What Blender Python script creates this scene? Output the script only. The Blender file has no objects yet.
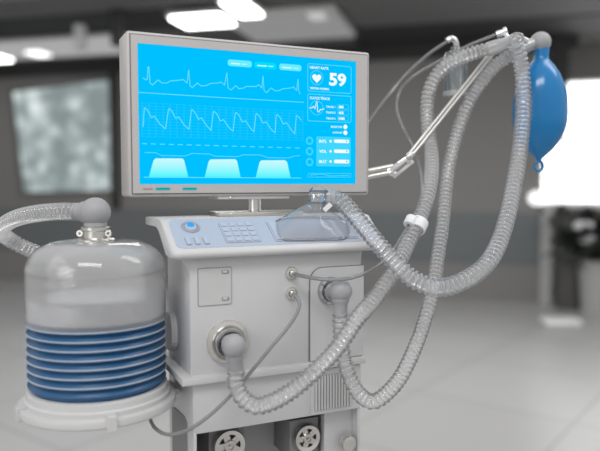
import bpy, bmesh, math, random
from mathutils import Vector, Matrix
random.seed(7)
SC = bpy.context.scene
COL = SC.collection

# ------------------------------------------------------------------ camera
F = 673.0
HZ = 182.0
TH = math.atan(309 / F)
PIT = math.atan((225.5 - HZ) / F)
CAM = Vector((0, 0, 1.25))
FW = Vector((math.sin(TH) * math.cos(PIT), math.cos(TH) * math.cos(PIT), -math.sin(PIT)))
RI = Vector((math.cos(TH), -math.sin(TH), 0))
UP = RI.cross(FW)
def ray(px, py): return FW + RI * ((px - 300) / F) + UP * ((225.5 - py) / F)
def P(px, py, d): return CAM + ray(px, py) * d
def onY(px, py, Y): r = ray(px, py); return CAM + r * (Y / r.y)
def onX(px, py, X): r = ray(px, py); return CAM + r * (X / r.x)
def onZ(px, py, Z): r = ray(px, py); return CAM + r * ((Z - CAM.z) / r.z)
def onPlane(px, py, p0, n): r = ray(px, py); return CAM + r * ((p0 - CAM).dot(n) / r.dot(n))
def pxy(p):
    d = p - CAM; z = d.dot(FW)
    return 300 + F * d.dot(RI) / z, 225.5 - F * d.dot(UP) / z
def zat(X, Y, py):
    lo, hi = -1.0, 4.0
    for _ in range(50):
        m = (lo + hi) / 2
        if pxy(Vector((X, Y, m)))[1] > py: lo = m
        else: hi = m
    return lo

cam = bpy.data.cameras.new('camera'); cam_o = bpy.data.objects.new('camera', cam); COL.objects.link(cam_o)
rot = Matrix((RI, UP, -FW)).transposed().to_4x4()
cam_o.matrix_world = Matrix.Translation(CAM) @ rot
cam.sensor_width = 36; cam.sensor_fit = 'HORIZONTAL'; cam.lens = 36 * F / 600
cam.clip_start = 0.02; cam.clip_end = 100
cam.dof.use_dof = True; cam.dof.focus_distance = 1.04; cam.dof.aperture_fstop = 2.1
SC.camera = cam_o

# ------------------------------------------------------------------ materials
def nodes(name):
    m = bpy.data.materials.new(name); m.use_nodes = True
    nt = m.node_tree; return m, nt, nt.nodes, nt.links
def mat(name, col, rough=0.5, metal=0.0, spec=0.5, coat=0.0, noise=0.03, nscale=30):
    m, nt, N, L = nodes(name); b = N['Principled BSDF']
    b.inputs['Roughness'].default_value = rough; b.inputs['Metallic'].default_value = metal
    b.inputs['Specular IOR Level'].default_value = spec
    b.inputs['Coat Weight'].default_value = coat
    tc = N.new('ShaderNodeTexCoord'); nz = N.new('ShaderNodeTexNoise'); nz.inputs['Scale'].default_value = nscale
    L.new(tc.outputs['Object'], nz.inputs['Vector'])
    r = N.new('ShaderNodeValToRGB')
    lo = [c * (1 - noise) for c in col]; hi = [min(1, c * (1 + noise)) for c in col]
    r.color_ramp.elements[0].color = (*lo, 1); r.color_ramp.elements[1].color = (*hi, 1)
    L.new(nz.outputs['Fac'], r.inputs['Fac']); L.new(r.outputs['Color'], b.inputs['Base Color'])
    return m
def emit(name, col, s=1.0):
    m, nt, N, L = nodes(name); N.remove(N['Principled BSDF'])
    e = N.new('ShaderNodeEmission'); e.inputs['Color'].default_value = (*col, 1); e.inputs['Strength'].default_value = s
    L.new(e.outputs[0], N['Material Output'].inputs['Surface']); return m
def thin(name, col, a0, a1, rough=0.12, blend=0.35, transl=0.35, tint=(1, 1, 1), ior=1.45):
    """thin clear plastic: see-through, denser where the wall is seen edge on, glossy coat"""
    m, nt, N, L = nodes(name); b = N['Principled BSDF']
    b.inputs['Base Color'].default_value = (*col, 1); b.inputs['Roughness'].default_value = rough
    b.inputs['Specular IOR Level'].default_value = 0.8
    t = N.new('ShaderNodeBsdfTransparent'); t.inputs['Color'].default_value = (*tint, 1)
    tl = N.new('ShaderNodeBsdfTranslucent'); tl.inputs['Color'].default_value = (*col, 1)
    mx0 = N.new('ShaderNodeMixShader'); mx0.inputs[0].default_value = transl
    L.new(b.outputs[0], mx0.inputs[1]); L.new(tl.outputs[0], mx0.inputs[2])
    lw = N.new('ShaderNodeLayerWeight'); lw.inputs['Blend'].default_value = blend
    mr = N.new('ShaderNodeMapRange'); mr.inputs['To Min'].default_value = a0; mr.inputs['To Max'].default_value = a1
    L.new(lw.outputs['Facing'], mr.inputs['Value'])
    mx = N.new('ShaderNodeMixShader'); L.new(mr.outputs[0], mx.inputs[0])
    L.new(t.outputs[0], mx.inputs[1]); L.new(mx0.outputs[0], mx.inputs[2])
    gl = N.new('ShaderNodeBsdfGlossy'); gl.inputs['Roughness'].default_value = rough
    fr = N.new('ShaderNodeFresnel'); fr.inputs['IOR'].default_value = ior
    mx2 = N.new('ShaderNodeMixShader'); L.new(fr.outputs[0], mx2.inputs[0])
    L.new(mx.outputs[0], mx2.inputs[1]); L.new(gl.outputs[0], mx2.inputs[2])
    L.new(mx2.outputs[0], N['Material Output'].inputs['Surface'])
    return m
M = {}
M['body'] = mat('body_plastic', (.545, .545, .55), .42)
M['trim'] = mat('trim_plastic', (.545, .54, .535), .42)
M['seam'] = mat('seam_dark', (.17, .17, .17), .6)
M['panel'] = mat('panel_membrane', (.40, .435, .515), .35)  # grey with some of the screen's blue glow mixed into the colour
M['key'] = mat('key_membrane', (.42, .46, .54), .4)
M['keyline'] = mat('key_outline', (.30, .33, .39), .5)
M['bezel'] = mat('bezel_plastic', (.47, .45, .44), .4)
M['dark'] = mat('dark_interior', (.21, .21, .21), .6)
M['mid'] = mat('mid_grey_metal', (.34, .34, .34), .4)
M['port_chrome'] = mat('port_chrome', (.50, .50, .50), .1, 1.0)
M['chrome'] = mat('chrome', (.86, .86, .86), .08, 1.0)
M['satin'] = mat('satin_metal', (.66, .645, .61), .28, 1.0)
M['cream'] = mat('cream_ring', (.62, .60, .56), .25, .7)
M['ball'] = mat('grey_rubber', (.325, .325, .335), .5)
M['tubegrey'] = mat('grey_tube', (.23, .23, .23), .5)
M['white'] = mat('white_plastic', (.72, .72, .72), .35)
M['bag'] = mat('blue_rubber', (.002, .17, .425), .2, 0, .5, .15)
M['bell_blue'] = mat('bellows_blue', (.015, .088, .205), .35)
M['bell_glint'] = mat('bellows_glint', (.36, .40, .47), .35)  # pale rings painted as bright reflections along the rib edges
M['hose'] = thin('clear_hose', (.93, .93, .93), .21, .76, .06, .40, .5, ior=1.42)
M['hose_mask'] = thin('clear_hose_mask', (.92, .93, .95), .22, .78, .05, .40, .5, ior=1.45)
M['cuff'] = thin('clear_cuff', (.62, .62, .62), .55, .9, .15, .4, .3)
M['thin_tube'] = thin('thin_clear_tube', (.33, .33, .33), .58, .85, .15, .45, .3)
M['dome'] = thin('dome_plastic', (1, 1, 1), .31, .85, .03, .25, .5)
M['disc'] = thin('bellows_disc', (.97, .97, 1.0), .96, 1.0, .3, .3, .4)
M['mask'] = thin('mask_clear', (.84, .86, .90), .045, .45, .06, .35, .4)
M['glass'] = thin('vial_glass', (.75, .80, .80), .03, .75, .02, .3, .3)
M['fluid'] = thin('vial_fluid', (.25, .62, .70), .05, .4, .05, .3, .5)
M['led'] = emit('led_teal', (.0, .42, .48), .9)
M['ledred'] = mat('led_off_red', (.42, .25, .23), .4)
M['dial_light'] = emit('dial_light', (.05, .42, .95), .95)
M['scr'] = emit('screen_blue', (.0, .53, 1.0), 1.0)
M['trace'] = emit('screen_trace', (.17, .80, 1.0), 1.0)
M['white_e'] = emit('screen_white', (.92, 1.0, 1.0), 1.0)
M['grid'] = emit('screen_grid', (.04, .60, 1.0), 1.0)
M['pill'] = emit('screen_pill', (.14, .86, 1.0), 1.0)
M['pill2'] = emit('screen_pill_cyan', (.0, .74, 1.0), 1.0)
M['box'] = emit('screen_box', (.05, .68, 1.0), 1.0)
M['deepbox'] = emit('screen_ring_core', (.0, .36, .72), 1.0)
m, nt, N, L = nodes('screen_hump'); N.remove(N['Principled BSDF'])
tc = N.new('ShaderNodeTexCoord'); sp = N.new('ShaderNodeSeparateXYZ'); L.new(tc.outputs['Generated'], sp.inputs[0])
cr = N.new('ShaderNodeValToRGB'); cr.color_ramp.elements[0].color = (.06, .92, 1, 1); cr.color_ramp.elements[1].color = (.62, .96, 1, 1)
e = N.new('ShaderNodeEmission'); L.new(sp.outputs['Z'], cr.inputs[0]); L.new(cr.outputs[0], e.inputs[0]); L.new(e.outputs[0], N['Material Output'].inputs[0])
M['hump'] = m

# ------------------------------------------------------------------ mesh helpers
def link(name, bm, m, parent=None, smooth=False):
    bmesh.ops.recalc_face_normals(bm, faces=bm.faces)
    me = bpy.data.meshes.new(name); bm.to_mesh(me); bm.free()
    if smooth:
        for p in me.polygons: p.use_smooth = True
        if smooth != True: me.set_sharp_from_angle(angle=math.radians(smooth))
    o = bpy.data.objects.new(name, me); COL.objects.link(o)
    me.materials.append(m)
    if parent is not None:
        o.parent = parent; o.matrix_parent_inverse = parent.matrix_world.inverted()
    return o
def thing(name, label, cat, loc=(0, 0, 0), group=None):
    o = bpy.data.objects.new(name, None); COL.objects.link(o); o.location = loc
    o.empty_display_size = .05
    o.matrix_world = Matrix.Translation(Vector(loc))
    o['label'] = label; o['category'] = cat
    if group: o['group'] = group
    return o
def tag(o, label, cat, group=None):
    o['label'] = label; o['category'] = cat
    if group: o['group'] = group
    return o
def struct(o): o['kind'] = 'structure'; return o
def box(bm, lo, hi, bev=0.0, seg=2, mtx=None):
    r = bmesh.ops.create_cube(bm, size=1)
    vs = r['verts']; lo = Vector(lo); hi = Vector(hi)
    for v in vs:
        v.co = Vector(((lo[i] + hi[i]) / 2 + v.co[i] * (hi[i] - lo[i]) for i in range(3)))
    if bev > 0:
        es = list({e for v in vs for e in v.link_edges})
        rr = bmesh.ops.bevel(bm, geom=es, offset=bev, segments=seg, affect='EDGES', profile=.5)
        vs = list({v for f in rr['faces'] for v in f.verts} | {v for v in vs if v.is_valid})
    if mtx is not None:
        for v in vs: v.co = mtx @ v.co
    return vs
def frame_axes(d):
    d = d.normalized(); a = Vector((0, 0, 1)) if abs(d.z) < .9 else Vector((1, 0, 0))
    u = d.cross(a).normalized(); return d, u, d.cross(u).normalized()
def lathe(bm, prof, o, d, seg=40, cap=True):
    """prof: list of (radius, distance along d)"""
    d, u, v = frame_axes(Vector(d)); o = Vector(o); rings = []
    for r, h in prof:
        if r < 1e-6: rings.append([bm.verts.new(o + d * h)])
        else: rings.append([bm.verts.new(o + d * h + (u * math.cos(2 * math.pi * k / seg) + v * math.sin(2 * math.pi * k / seg)) * r) for k in range(seg)])
    for a, b in zip(rings, rings[1:]):
        for k in range(seg):
            k2 = (k + 1) % seg
            if len(a) == 1 and len(b) == 1: continue
            if len(a) == 1: bm.faces.new((a[0], b[k2], b[k]))
            elif len(b) == 1: bm.faces.new((a[k], a[k2], b[0]))
            else: bm.faces.new((a[k], a[k2], b[k2], b[k]))
    if cap:
        for rg in (rings[0], rings[-1]):
            if len(rg) > 2: bm.faces.new(rg)
def catmull(pts, step):
    pts = [Vector(p) for p in pts]; out = []
    for i in range(len(pts) - 1):
        p0 = pts[max(0, i - 1)]; p1 = pts[i]; p2 = pts[i + 1]; p3 = pts[min(len(pts) - 1, i + 2)]
        if i == 0: p0 = p1 * 2 - p2
        if i == len(pts) - 2: p3 = p2 * 2 - p1
        t0 = 0; t1 = max(1e-6, (p1 - p0).length) ** .5; t2 = t1 + max(1e-6, (p2 - p1).length) ** .5; t3 = t2 + max(1e-6, (p3 - p2).length) ** .5
        for k in range(40):
            t = t1 + (t2 - t1) * k / 40
            a1 = p0 * ((t1 - t) / (t1 - t0)) + p1 * ((t - t0) / (t1 - t0)); a2 = p1 * ((t2 - t) / (t2 - t1)) + p2 * ((t - t1) / (t2 - t1)); a3 = p2 * ((t3 - t) / (t3 - t2)) + p3 * ((t - t2) / (t3 - t2))
            b1 = a1 * ((t2 - t) / (t2 - t0)) + a2 * ((t - t0) / (t2 - t0)); b2 = a2 * ((t3 - t) / (t3 - t1)) + a3 * ((t - t1) / (t3 - t1))
            out.append(b1 * ((t2 - t) / (t2 - t1)) + b2 * ((t - t1) / (t2 - t1)))
    out.append(pts[-1])
    # resample evenly, with light smoothing
    for _ in range(12):
        q = out[:]
        for i in range(1, len(out) - 1): q[i] = out[i] * .5 + (out[i - 1] + out[i + 1]) * .25
        out = q
    L = [0]
    for a, b in zip(out, out[1:]): L.append(L[-1] + (b - a).length)
    n = max(2, int(L[-1] / step)); res = []; j = 0
    for i in range(n + 1):
        s = L[-1] * i / n
        while j < len(L) - 2 and L[j + 1] < s: j += 1
        f = (s - L[j]) / max(1e-9, L[j + 1] - L[j]); res.append(out[j].lerp(out[j + 1], min(1, f)))
    return res, L[-1]
def sweep(bm, path, rad, seg=20, cap=True, close=False):
    n = len(path); d0 = (path[1] - path[0]).normalized(); _, u, v = frame_axes(d0); rings = []
    for i, p in enumerate(path):
        d = (path[min(n - 1, i + 1)] - path[max(0, i - 1)]).normalized()
        u = (u - d * u.dot(d)).normalized(); v = d.cross(u)
        r = rad(i / (n - 1)) if callable(rad) else (rad[i] if isinstance(rad, list) else rad)
        rings.append([bm.verts.new(p + (u * math.cos(2 * math.pi * k / seg) + v * math.sin(2 * math.pi * k / seg)) * r) for k in range(seg)])
    for a, b in zip(rings, rings[1:]):
        for k in range(seg): bm.faces.new((a[k], a[(k + 1) % seg], b[(k + 1) % seg], b[k]))
    if cap: bm.faces.new(rings[0]); bm.faces.new(rings[-1])
def tube_bm(pts, r, seg=12, step=.004, cap=True):
    bm = bmesh.new(); path, _ = catmull(pts, step); sweep(bm, path, r, seg, cap); return bm
def straight(bm, a, b, r, seg=16, r2=None):
    a = Vector(a); b = Vector(b); lathe(bm, [(r, 0), (r if r2 is None else r2, (b - a).length)], a, b - a, seg)
def corrugated_bm(pts, r_in, r_out, pitch=.0062, seg=24):
    K = 9
    path, Ln = catmull(pts, pitch / K); n = len(path)
    rad = []
    for i in range(n):
        ph = (i % K) / K; c = math.sin(math.pi * ph)
        rad.append(r_in + (r_out - r_in) * c ** .8)
    bm = bmesh.new(); sweep(bm, path, rad, seg, cap=False); return bm
def sphere(bm, c, r, sx=1, sy=1, sz=1, seg=32):
    rr = bmesh.ops.create_uvsphere(bm, u_segments=seg, v_segments=seg // 2, radius=r)
    for v in rr['verts']: v.co = Vector((v.co.x * sx, v.co.y * sy, v.co.z * sz)) + Vector(c)
def prism(bm, poly, fn, t0, t1):
    """poly of 2D points, fn(u,v,t)->3D"""
    a = [bm.verts.new(fn(u, v, t0)) for u, v in poly]; b = [bm.verts.new(fn(u, v, t1)) for u, v in poly]
    bm.faces.new(a); bm.faces.new(b); n = len(poly)
    for i in range(n): bm.faces.new((a[i], a[(i + 1) % n], b[(i + 1) % n], b[i]))
def rrect(x0, y0, x1, y1, r, n=5):
    out = []
    for cx, cy, a0 in ((x1 - r, y1 - r, 0), (x0 + r, y1 - r, 90), (x0 + r, y0 + r, 180), (x1 - r, y0 + r, 270)):
        for k in range(n + 1):
            a = math.radians(a0 + 90 * k / n); out.append((cx + r * math.cos(a), cy + r * math.sin(a)))
    return out
XZ = lambda Y0: (lambda u, v, t: Vector((u, Y0 + t, v)))

# ================================================================== VENTILATOR CABINET
BX0, BX1, BY0, BY1 = .25, .526, .915, 1.060
cab = thing('ventilator_cabinet', 'light grey ventilator cabinet with sloped control console, hose ports and an open lower bay', 'ventilator', (.388, .99, 0))
# console: sloped slab with rounded ends, flared out from the body below
CX0, CX1 = .2155, .5645
SY0, SZ0 = .8985, 1.1565; SY1, SZ1 = .9585, 1.1953
prof = [(1.045, 1.1960), (1.040, 1.1968), (.964, 1.1966), (SY1, SZ1), (SY0, SZ0), (.8955, 1.1538), (.8945, 1.1505), (.8955, 1.1470), (.8990, 1.1445), (.9050, 1.1435),
        (.915, 1.1440), (.925, 1.1490), (.966, 1.1795), (.980, 1.1848), (1.040, 1.1852), (1.045, 1.1865)]
secs = [(CX0, .012), (CX0 + .0012, .007), (CX0 + .004, .003), (CX0 + .009, .0006), (CX0 + .014, 0), (CX1 - .014, 0), (CX1 - .009, .0006), (CX1 - .004, .003), (CX1 - .0012, .007), (CX1, .012)]
bm = bmesh.new(); rings = []
for X, dy in secs:
    rings.append([bm.verts.new((X + (.0065 * (1.045 - y) / .15 if X < .3 else 0), y + dy * max(0, min(1, (.96 - y) / .06)) - dy * .5 * max(0, min(1, (y - 1.0) / .04)), z + (dy * .25 if z < 1.148 else 0))) for y, z in prof])
for a, b in zip(rings, rings[1:]):
    for k in range(len(prof)): bm.faces.new((a[k], a[(k + 1) % len(prof)], b[(k + 1) % len(prof)], b[k]))
bm.faces.new(rings[0]); bm.faces.new(rings[-1])
link('console', bm, M['trim'], cab, 40)
bm = bmesh.new(); rings = []
for Y in (.9154, .925, .935, .945, .955, .9645, .972, .981, 1.0, 1.02, 1.0445):
    zt_ = 1.1490 + (Y - .925) * .744 if Y < .966 else (1.1795 + (Y - .966) * .38 if Y < .980 else 1.1850)
    zt_ = max(zt_, 1.1445) + .0004
    rr_ = .031; rz = min(.038, .030 + (zt_ - 1.144) * .3); cut = 1; rr_ = (.0255 + .0065 * (Y - .9) / .15) * (.5 + .5 * cut)
    left = []
    for k in range(11):
        a = math.radians(90 * k / 10)
        left.append((BX0 + .0003 - rr_ + rr_ * math.cos(a), zt_ - rz + rz * math.sin(a) - 0))
    # concave quarter: from the side wall up and out
    left = [(BX0 + .0003 - rr_ * (1 - math.cos(math.radians(90 * k / 10))), zt_ - rz * (1 - math.sin(math.radians(90 * k / 10)))) for k in range(11)]
    right = [(BX1 - .0003 + (BX0 + .0003 - x) * .12, z) for x, z in reversed(left)]
    rings.append([bm.verts.new((x, Y, z)) for x, z in [(BX0 + .003, 1.10)] + left + right + [(BX1 - .003, 1.10)]])
for a, b in zip(rings, rings[1:]):
    for k in range(len(a)): bm.faces.new((a[k], a[(k + 1) % len(a)], b[(k + 1) % len(a)], b[k]))
bm.faces.new(rings[0]); bm.faces.new(rings[-1])
link('console_flare', bm, M['body'], cab, 40)
# sloped control panel
es = Vector((0, SY1 - SY0, SZ1 - SZ0)).normalized(); en = Vector((0, -es.z, es.y))
SO = Vector((0, SY0, SZ0))
def slope(px, py, lift=.0008):
    p = onPlane(px, py, SO, en); d = p - SO; return d.x, d.dot(es)
def SL(u, v, t): return SO + Vector((u, 0, 0)) + es * v + en * t
def sbox(bm, u0, v0, u1, v1, t0, t1, r=.001): prism(bm, rrect(u0, v0, u1, v1, r, 3), SL, t0, t1)
slen = (Vector((0, SY1, SZ1)) - SO).length
bm = bmesh.new(); sbox(bm, CX0 + .0145, .004, CX1 - .010, slen + .0005, -.001, .0005, .010)
link('control_panel', bm, M['panel'], cab)
# keypads
def keypad(tl, bl, tr, rows, cols, gap=.0016):
    u0, v1 = slope(*tl); _, v0 = slope(*bl); u1, _ = slope(*tr)
    u0b, _ = slope(*bl); u0 = (u0 + u0b) / 2
    bm = bmesh.new(); sbox(bm, u0, v0, u1, v1, 0, .0012, .002); kp = link('keypad', bm, M['keyline'], cab)
    bm = bmesh.new(); sbox(bm, u0 + .0006, v0 + .0006, u1 - .0006, v1 - .0006, .0005, .0014, .002)
    link('keypad_membrane', bm, M['panel'], kp)
    cu = (u1 - u0 - .002) / cols; cv = (v1 - v0 - .002) / rows
    for r in range(rows):
        for c in range(cols):
            a = u0 + .001 + c * cu; b = v0 + .001 + r * cv
            bm = bmesh.new(); sbox(bm, a + gap, b + gap, a + cu - gap, b + cv - gap, .001, .0026, .0015); link('key', bm, M['key'], kp)
keypad((217, 223), (227, 243.5), (252, 223), 4, 4)
keypad((265.5, 222), (275.5, 242), (347, 222), 1, 1, .002)
# dial
u, v = slope(190.5, 227.5)
o = SL(u, v, 0)
bm = bmesh.new(); lathe(bm, [(.0135, 0), (.0135, .0018), (.0122, .0026), (.0105, .0026), (.0100, .0016)], o, en, 40, False); dl = link('dial', bm, M['keyline'], cab, True)
bm = bmesh.new(); lathe(bm, [(.0092, 0), (.0092, .0022), (.0082, .0032), (.0060, .0034), (0, .0034)], o, en, 40, False); link('dial_knob', bm, M['panel'], dl, 40)
bm = bmesh.new(); lathe(bm, [(.0055, .0034), (.0052, .0042), (0, .0044)], o + es * .002, en, 24, False); link('dial_lamp', bm, M['dial_light'], dl, True)
for k in range(3):
    a = slope(185.5 + k * 9.0, 241.6); vb = slope(190, 245.5)[1]; vt = slope(190, 237.8)[1]; wd = .0078
    bm = bmesh.new(); sbox(bm, a[0], vb, a[0] + wd, vt, .0003, .0014, .0012); q = link('button', bm, M['keyline'], cab)
    bm = bmesh.new(); sbox(bm, a[0] + .0007, vb + .0007, a[0] + wd - .0007, vt - .0007, .001, .0022, .001); link('button_cap', bm, M['key'], q)
# body
bm = bmesh.new(); box(bm, (BX0, BY0, .970), (BX1, BY1 - .015, 1.148), .0025); link('body', bm, M['body'], cab, 40)
# access hatch
h0 = onY(198, 269, BY0); h1 = onY(231, 302.5, BY0)
hx0, hx1, hz0, hz1 = h0.x, h1.x, onY(198, 306, BY0).z, h0.z
bm = bmesh.new(); prism(bm, rrect(hx0 - .0008, hz0 - .0008, hx1 + .0008, hz1 + .0008, .002, 3), XZ(BY0), -.0006, .002); ht = link('access_hatch', bm, M['seam'], cab)
bm = bmesh.new(); prism(bm, rrect(hx0, hz0, hx1, hz1, .002, 3), XZ(BY0), -.0016, .002); link('hatch_door', bm, M['trim'], ht)
for zz in (hz1 - .006, hz0 + .008):
    bm = bmesh.new(); box(bm, (hx1 - .014, BY0 - .0030, zz - .0022), (hx1 - .004, BY0, zz + .0022), .0006); lt = link('latch', bm, M['seam'], ht)
    bm = bmesh.new(); box(bm, (hx1 - .0135, BY0 - .0036, zz - .0015), (hx1 - .006, BY0, zz + .0020), .0005); link('latch_cap', bm, M['trim'], ht)
# seam between left and right front panels
sx = .4352
bm = bmesh.new(); box(bm, (sx - .0009, BY0 - .0006, .977), (sx + .0006, BY0 + .004, 1.085)); link('panel_seam', bm, M['seam'], cab)
# raised port plate on the right with one rounded corner
def plate_poly(x0, x1, z0, z1, r):
    out = [(x0, z0), (x1, z0), (x1, z1)]
    for k in range(9):
        a = math.radians(90 + 90 * k / 8); out.append((x0 + r + r * math.cos(a), z1 - r + r * math.sin(a)))
    return out
bm = bmesh.new(); prism(bm, plate_poly(.4350, .5285, .977, 1.1205, .022), XZ(BY0), -.002, .004); pp = link('port_plate', bm, M['seam'], cab)
bm = bmesh.new(); prism(bm, plate_poly(.4362, .5285, .977, 1.1195, .021), XZ(BY0), -.0035, .004); link('port_plate_face', bm, M['body'], pp)
# ledge and lower body
bm = bmesh.new(); box(bm, (.2350, .9035, .9655), (.5285, 1.072, .9758), .0012); link('ledge', bm, M['trim'], cab, 40)
LX0, LX1 = .2535, .5255
bm = bmesh.new()
box(bm, (LX0, BY0, .8905), (LX1, BY0 + .012, .9635), .0012)
box(bm, (LX0, BY0, .30), (.2580, BY0 + .012, .8925), .0008)
box(bm, (.5210, BY0, .30), (LX1, BY0 + .012, .8925), .0008)
box(bm, (LX0, BY0, .12), (LX1, BY0 + .012, .63), .0012)
link('front_frame', bm, M['body'], cab, 40)
bm = bmesh.new(); box(bm, (LX0 + .0005, BY0 + .010, .12), (LX0 + .006, BY1, .9635)); box(bm, (LX1 - .006, BY0 + .010, .12), (LX1 - .0005, BY1, .9635)); link('side_wall', bm, M['body'], cab)
bm = bmesh.new(); box(bm, (LX0, BY0 + .02, .10), (LX1, BY1, .135)); link('base_plate', bm, M['body'], cab)
bm = bmesh.new(); box(bm, (LX0 + .006, BY1 - .05, .13), (LX1 - .006, BY1 - .002, .963)); box(bm, (LX0 + .006, BY0 + .012, .62), (LX1 - .006, BY1 - .05, .64)); link('bay_lining', bm, M['mid'], cab)
for X in (.27, .51):
    for Y in (.94, 1.04):
        bm = bmesh.new(); lathe(bm, [(.012, -.010), (.046, -.012), (.05, -.008), (.05, .008), (.046, .012), (.012, .010)], (X, Y, .05), (1, 0, 0), 28)
        c = link('caster', bm, M['dark'], cab, 40)
        bm = bmesh.new(); box(bm, (X - .016, Y - .012, .05), (X - .0125, Y + .012, .105)); box(bm, (X + .0125, Y - .012, .05), (X + .016, Y + .012, .105)); box(bm, (X - .016, Y - .012, .09), (X + .016, Y + .012, .105)); link('caster_fork', bm, M['satin'], c)
# bay lip shadow line
# handwheels
def handwheel(px, py, rpx):
    Y = BY0 + .022; c = onY(px, py, Y); R = rpx * .00142
    bm = bmesh.new(); box(bm, (c.x - R * 1.15, Y + .008, c.z - R * 1.6), (c.x + R * 1.1, BY1 - .049, c.z + R * 1.25), .001); link('valve_block', bm, M['dark'], cab)
    bm = bmesh.new(); lathe(bm, [(R * .66, 0), (R * .68, -.004), (R * .95, -.006), (R, -.004), (R, .003), (R * .66, .003), (R * .66, 0)], c, (0, 1, 0), 48, False)
    for k in range(5):
        a = math.radians(90 + 72 * k + 20)
        m = Matrix.Translation(c) @ Matrix.Rotation(-a, 4, 'Y')
        bx = box(bm, (R * .25, -.004, -R * .20), (R * .80, .002, R * .20), 0, 2, m)
        for v in bx:
            pass
    w = link('handwheel', bm, M['satin'], cab, 40)
    bm = bmesh.new(); lathe(bm, [(R * .40, .006), (R * .40, -.004), (R * .34, -.007), (R * .24, -.007), (R * .22, -.004), (R * .10, -.004), (R * .08, -.009), (0, -.009)], c, (0, 1, 0), 32, False)
    link('hub', bm, M['satin'], w, 40)
handwheel(229, 445, 17.5)
handwheel(306.5, 437.5, 15.5)
p0 = onY(324.5, 415, BY0 + .016); p1 = onY(352, 411, BY0 + .016)
bm = bmesh.new(); box(bm, (p0.x, BY0 + .016, .64), (p1.x, BY0 + .03, p1.z + .004), .001); vp = link('valve_panel', bm, M['body'], cab)
c = onY(346.5, 442, BY0 + .004); bm = bmesh.new(); lathe(bm, [(.005, .015), (.005, .004), (.0125, .003), (.0132, 0), (.0128, -.008), (.0115, -.0105), (.008, -.0115), (0, -.0118)], c, (0, 1, 0), 40, False); link('knob', bm, M['cream'], vp, 35)
# vent grille
v0 = onY(313.5, 377, BY0); v1 = onY(351, 373, BY0)
vx0, vx1, vz1, vz0 = v0.x, v1.x - .001, .9535, .8985
bm = bmesh.new(); box(bm, (vx0 - .005, BY0 - .0035, vz0 - .006), (LX1 - .001, BY0 + .001, .9625), .001); vg = link('vent_grille', bm, M['body'], cab)
bm = bmesh.new(); box(bm, (vx0, BY0 - .0039, vz0), (vx1, BY0 - .003, vz1)); link('grille_backing', bm, M['mid'], vg)
ns = 13; bm = bmesh.new()
for k in range(ns):
    a = vx0 + (vx1 - vx0) * (k + .15) / ns; b = vx0 + (vx1 - vx0) * (k + .72) / ns
    box(bm, (a, BY0 - .0065, vz0 + .001), (b, BY0 - .0036, vz1 - .001), .0005, 1)
link('grille_slats', bm, M['trim'], vg)
# side handle (pill) and dark side recess
hc = onX(173, 330, BX0); hz_t = onX(173, 311, BX0).z; hz_b = onX(173, 350, BX0).z
ha = onX(169, 330, BX0).y; hb = onX(177.5, 330, BX0).y
YZ = lambda X0: (lambda u, v, t: Vector((X0 + t, u, v)))
bm = bmesh.new(); prism(bm, rrect(min(ha, hb), hz_b, max(ha, hb), hz_t, abs(ha - hb) * .48, 6), YZ(BX0), -.005, .002); sh = link('side_handle', bm, M['body'], cab)
bm = bmesh.new(); prism(bm, rrect(min(ha, hb) + .002, hz_b + .0015, max(ha, hb) - .0005, hz_t - .0015, abs(ha - hb) * .42, 6), YZ(BX0), -.0085, .002); link('handle_grip', bm, M['trim'], sh)
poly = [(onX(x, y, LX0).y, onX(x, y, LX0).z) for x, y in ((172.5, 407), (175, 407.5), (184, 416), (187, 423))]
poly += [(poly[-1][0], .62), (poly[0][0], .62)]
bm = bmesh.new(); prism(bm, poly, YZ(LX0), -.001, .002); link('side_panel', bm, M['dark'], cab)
# hose ports on the front
def hose_port(px, py, Y, R, mm='cream'):
    c = onY(px, py, Y)
    bm = bmesh.new(); lathe(bm, [(R, .002), (R, -.003), (R * .96, -.006), (R * .80, -.0075), (R * .70, -.0060), (R * .66, -.001), (R * .66, .002)], c, (0, 1, 0), 56, False)
    pt = link('hose_port', bm, M[mm], cab, 40)
    bm = bmesh.new(); lathe(bm, [(R * .72, -.003), (R * .70, -.016), (R * .66, -.019), (R * .58, -.019), (R * .54, -.010), (R * .50, 0)], c, (0, 1, 0), 48, False)
    link('port_collar', bm, M['port_chrome'], pt, 40)
    return c
cA = hose_port(227.3, 341.5, BY0, .0315)
cB = hose_port(330, 290.5, BY0 - .0035, .0215, 'port_chrome')
def gas_port(px, py):
    c = onY(px, py, BY0); R = .0098
    bm = bmesh.new(); lathe(bm, [(R, .002), (R, -.0025), (R * .85, -.005), (R * .55, -.0055), (R * .50, -.004)], c, (0, 1, 0), 36, False); g = link('gas_port', bm, M['cream'], cab, 40)
    bm = bmesh.new(); lathe(bm, [(R * .5, .001), (R * .48, -.009), (R * .34, -.010), (0, -.010)], c, (0, 1, 0), 28, False); link('nipple', bm, M['satin'], g, 40)
    return c
g1 = gas_port(290.8, 273, ); g2 = gas_port(290.8, 293.3)

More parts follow.
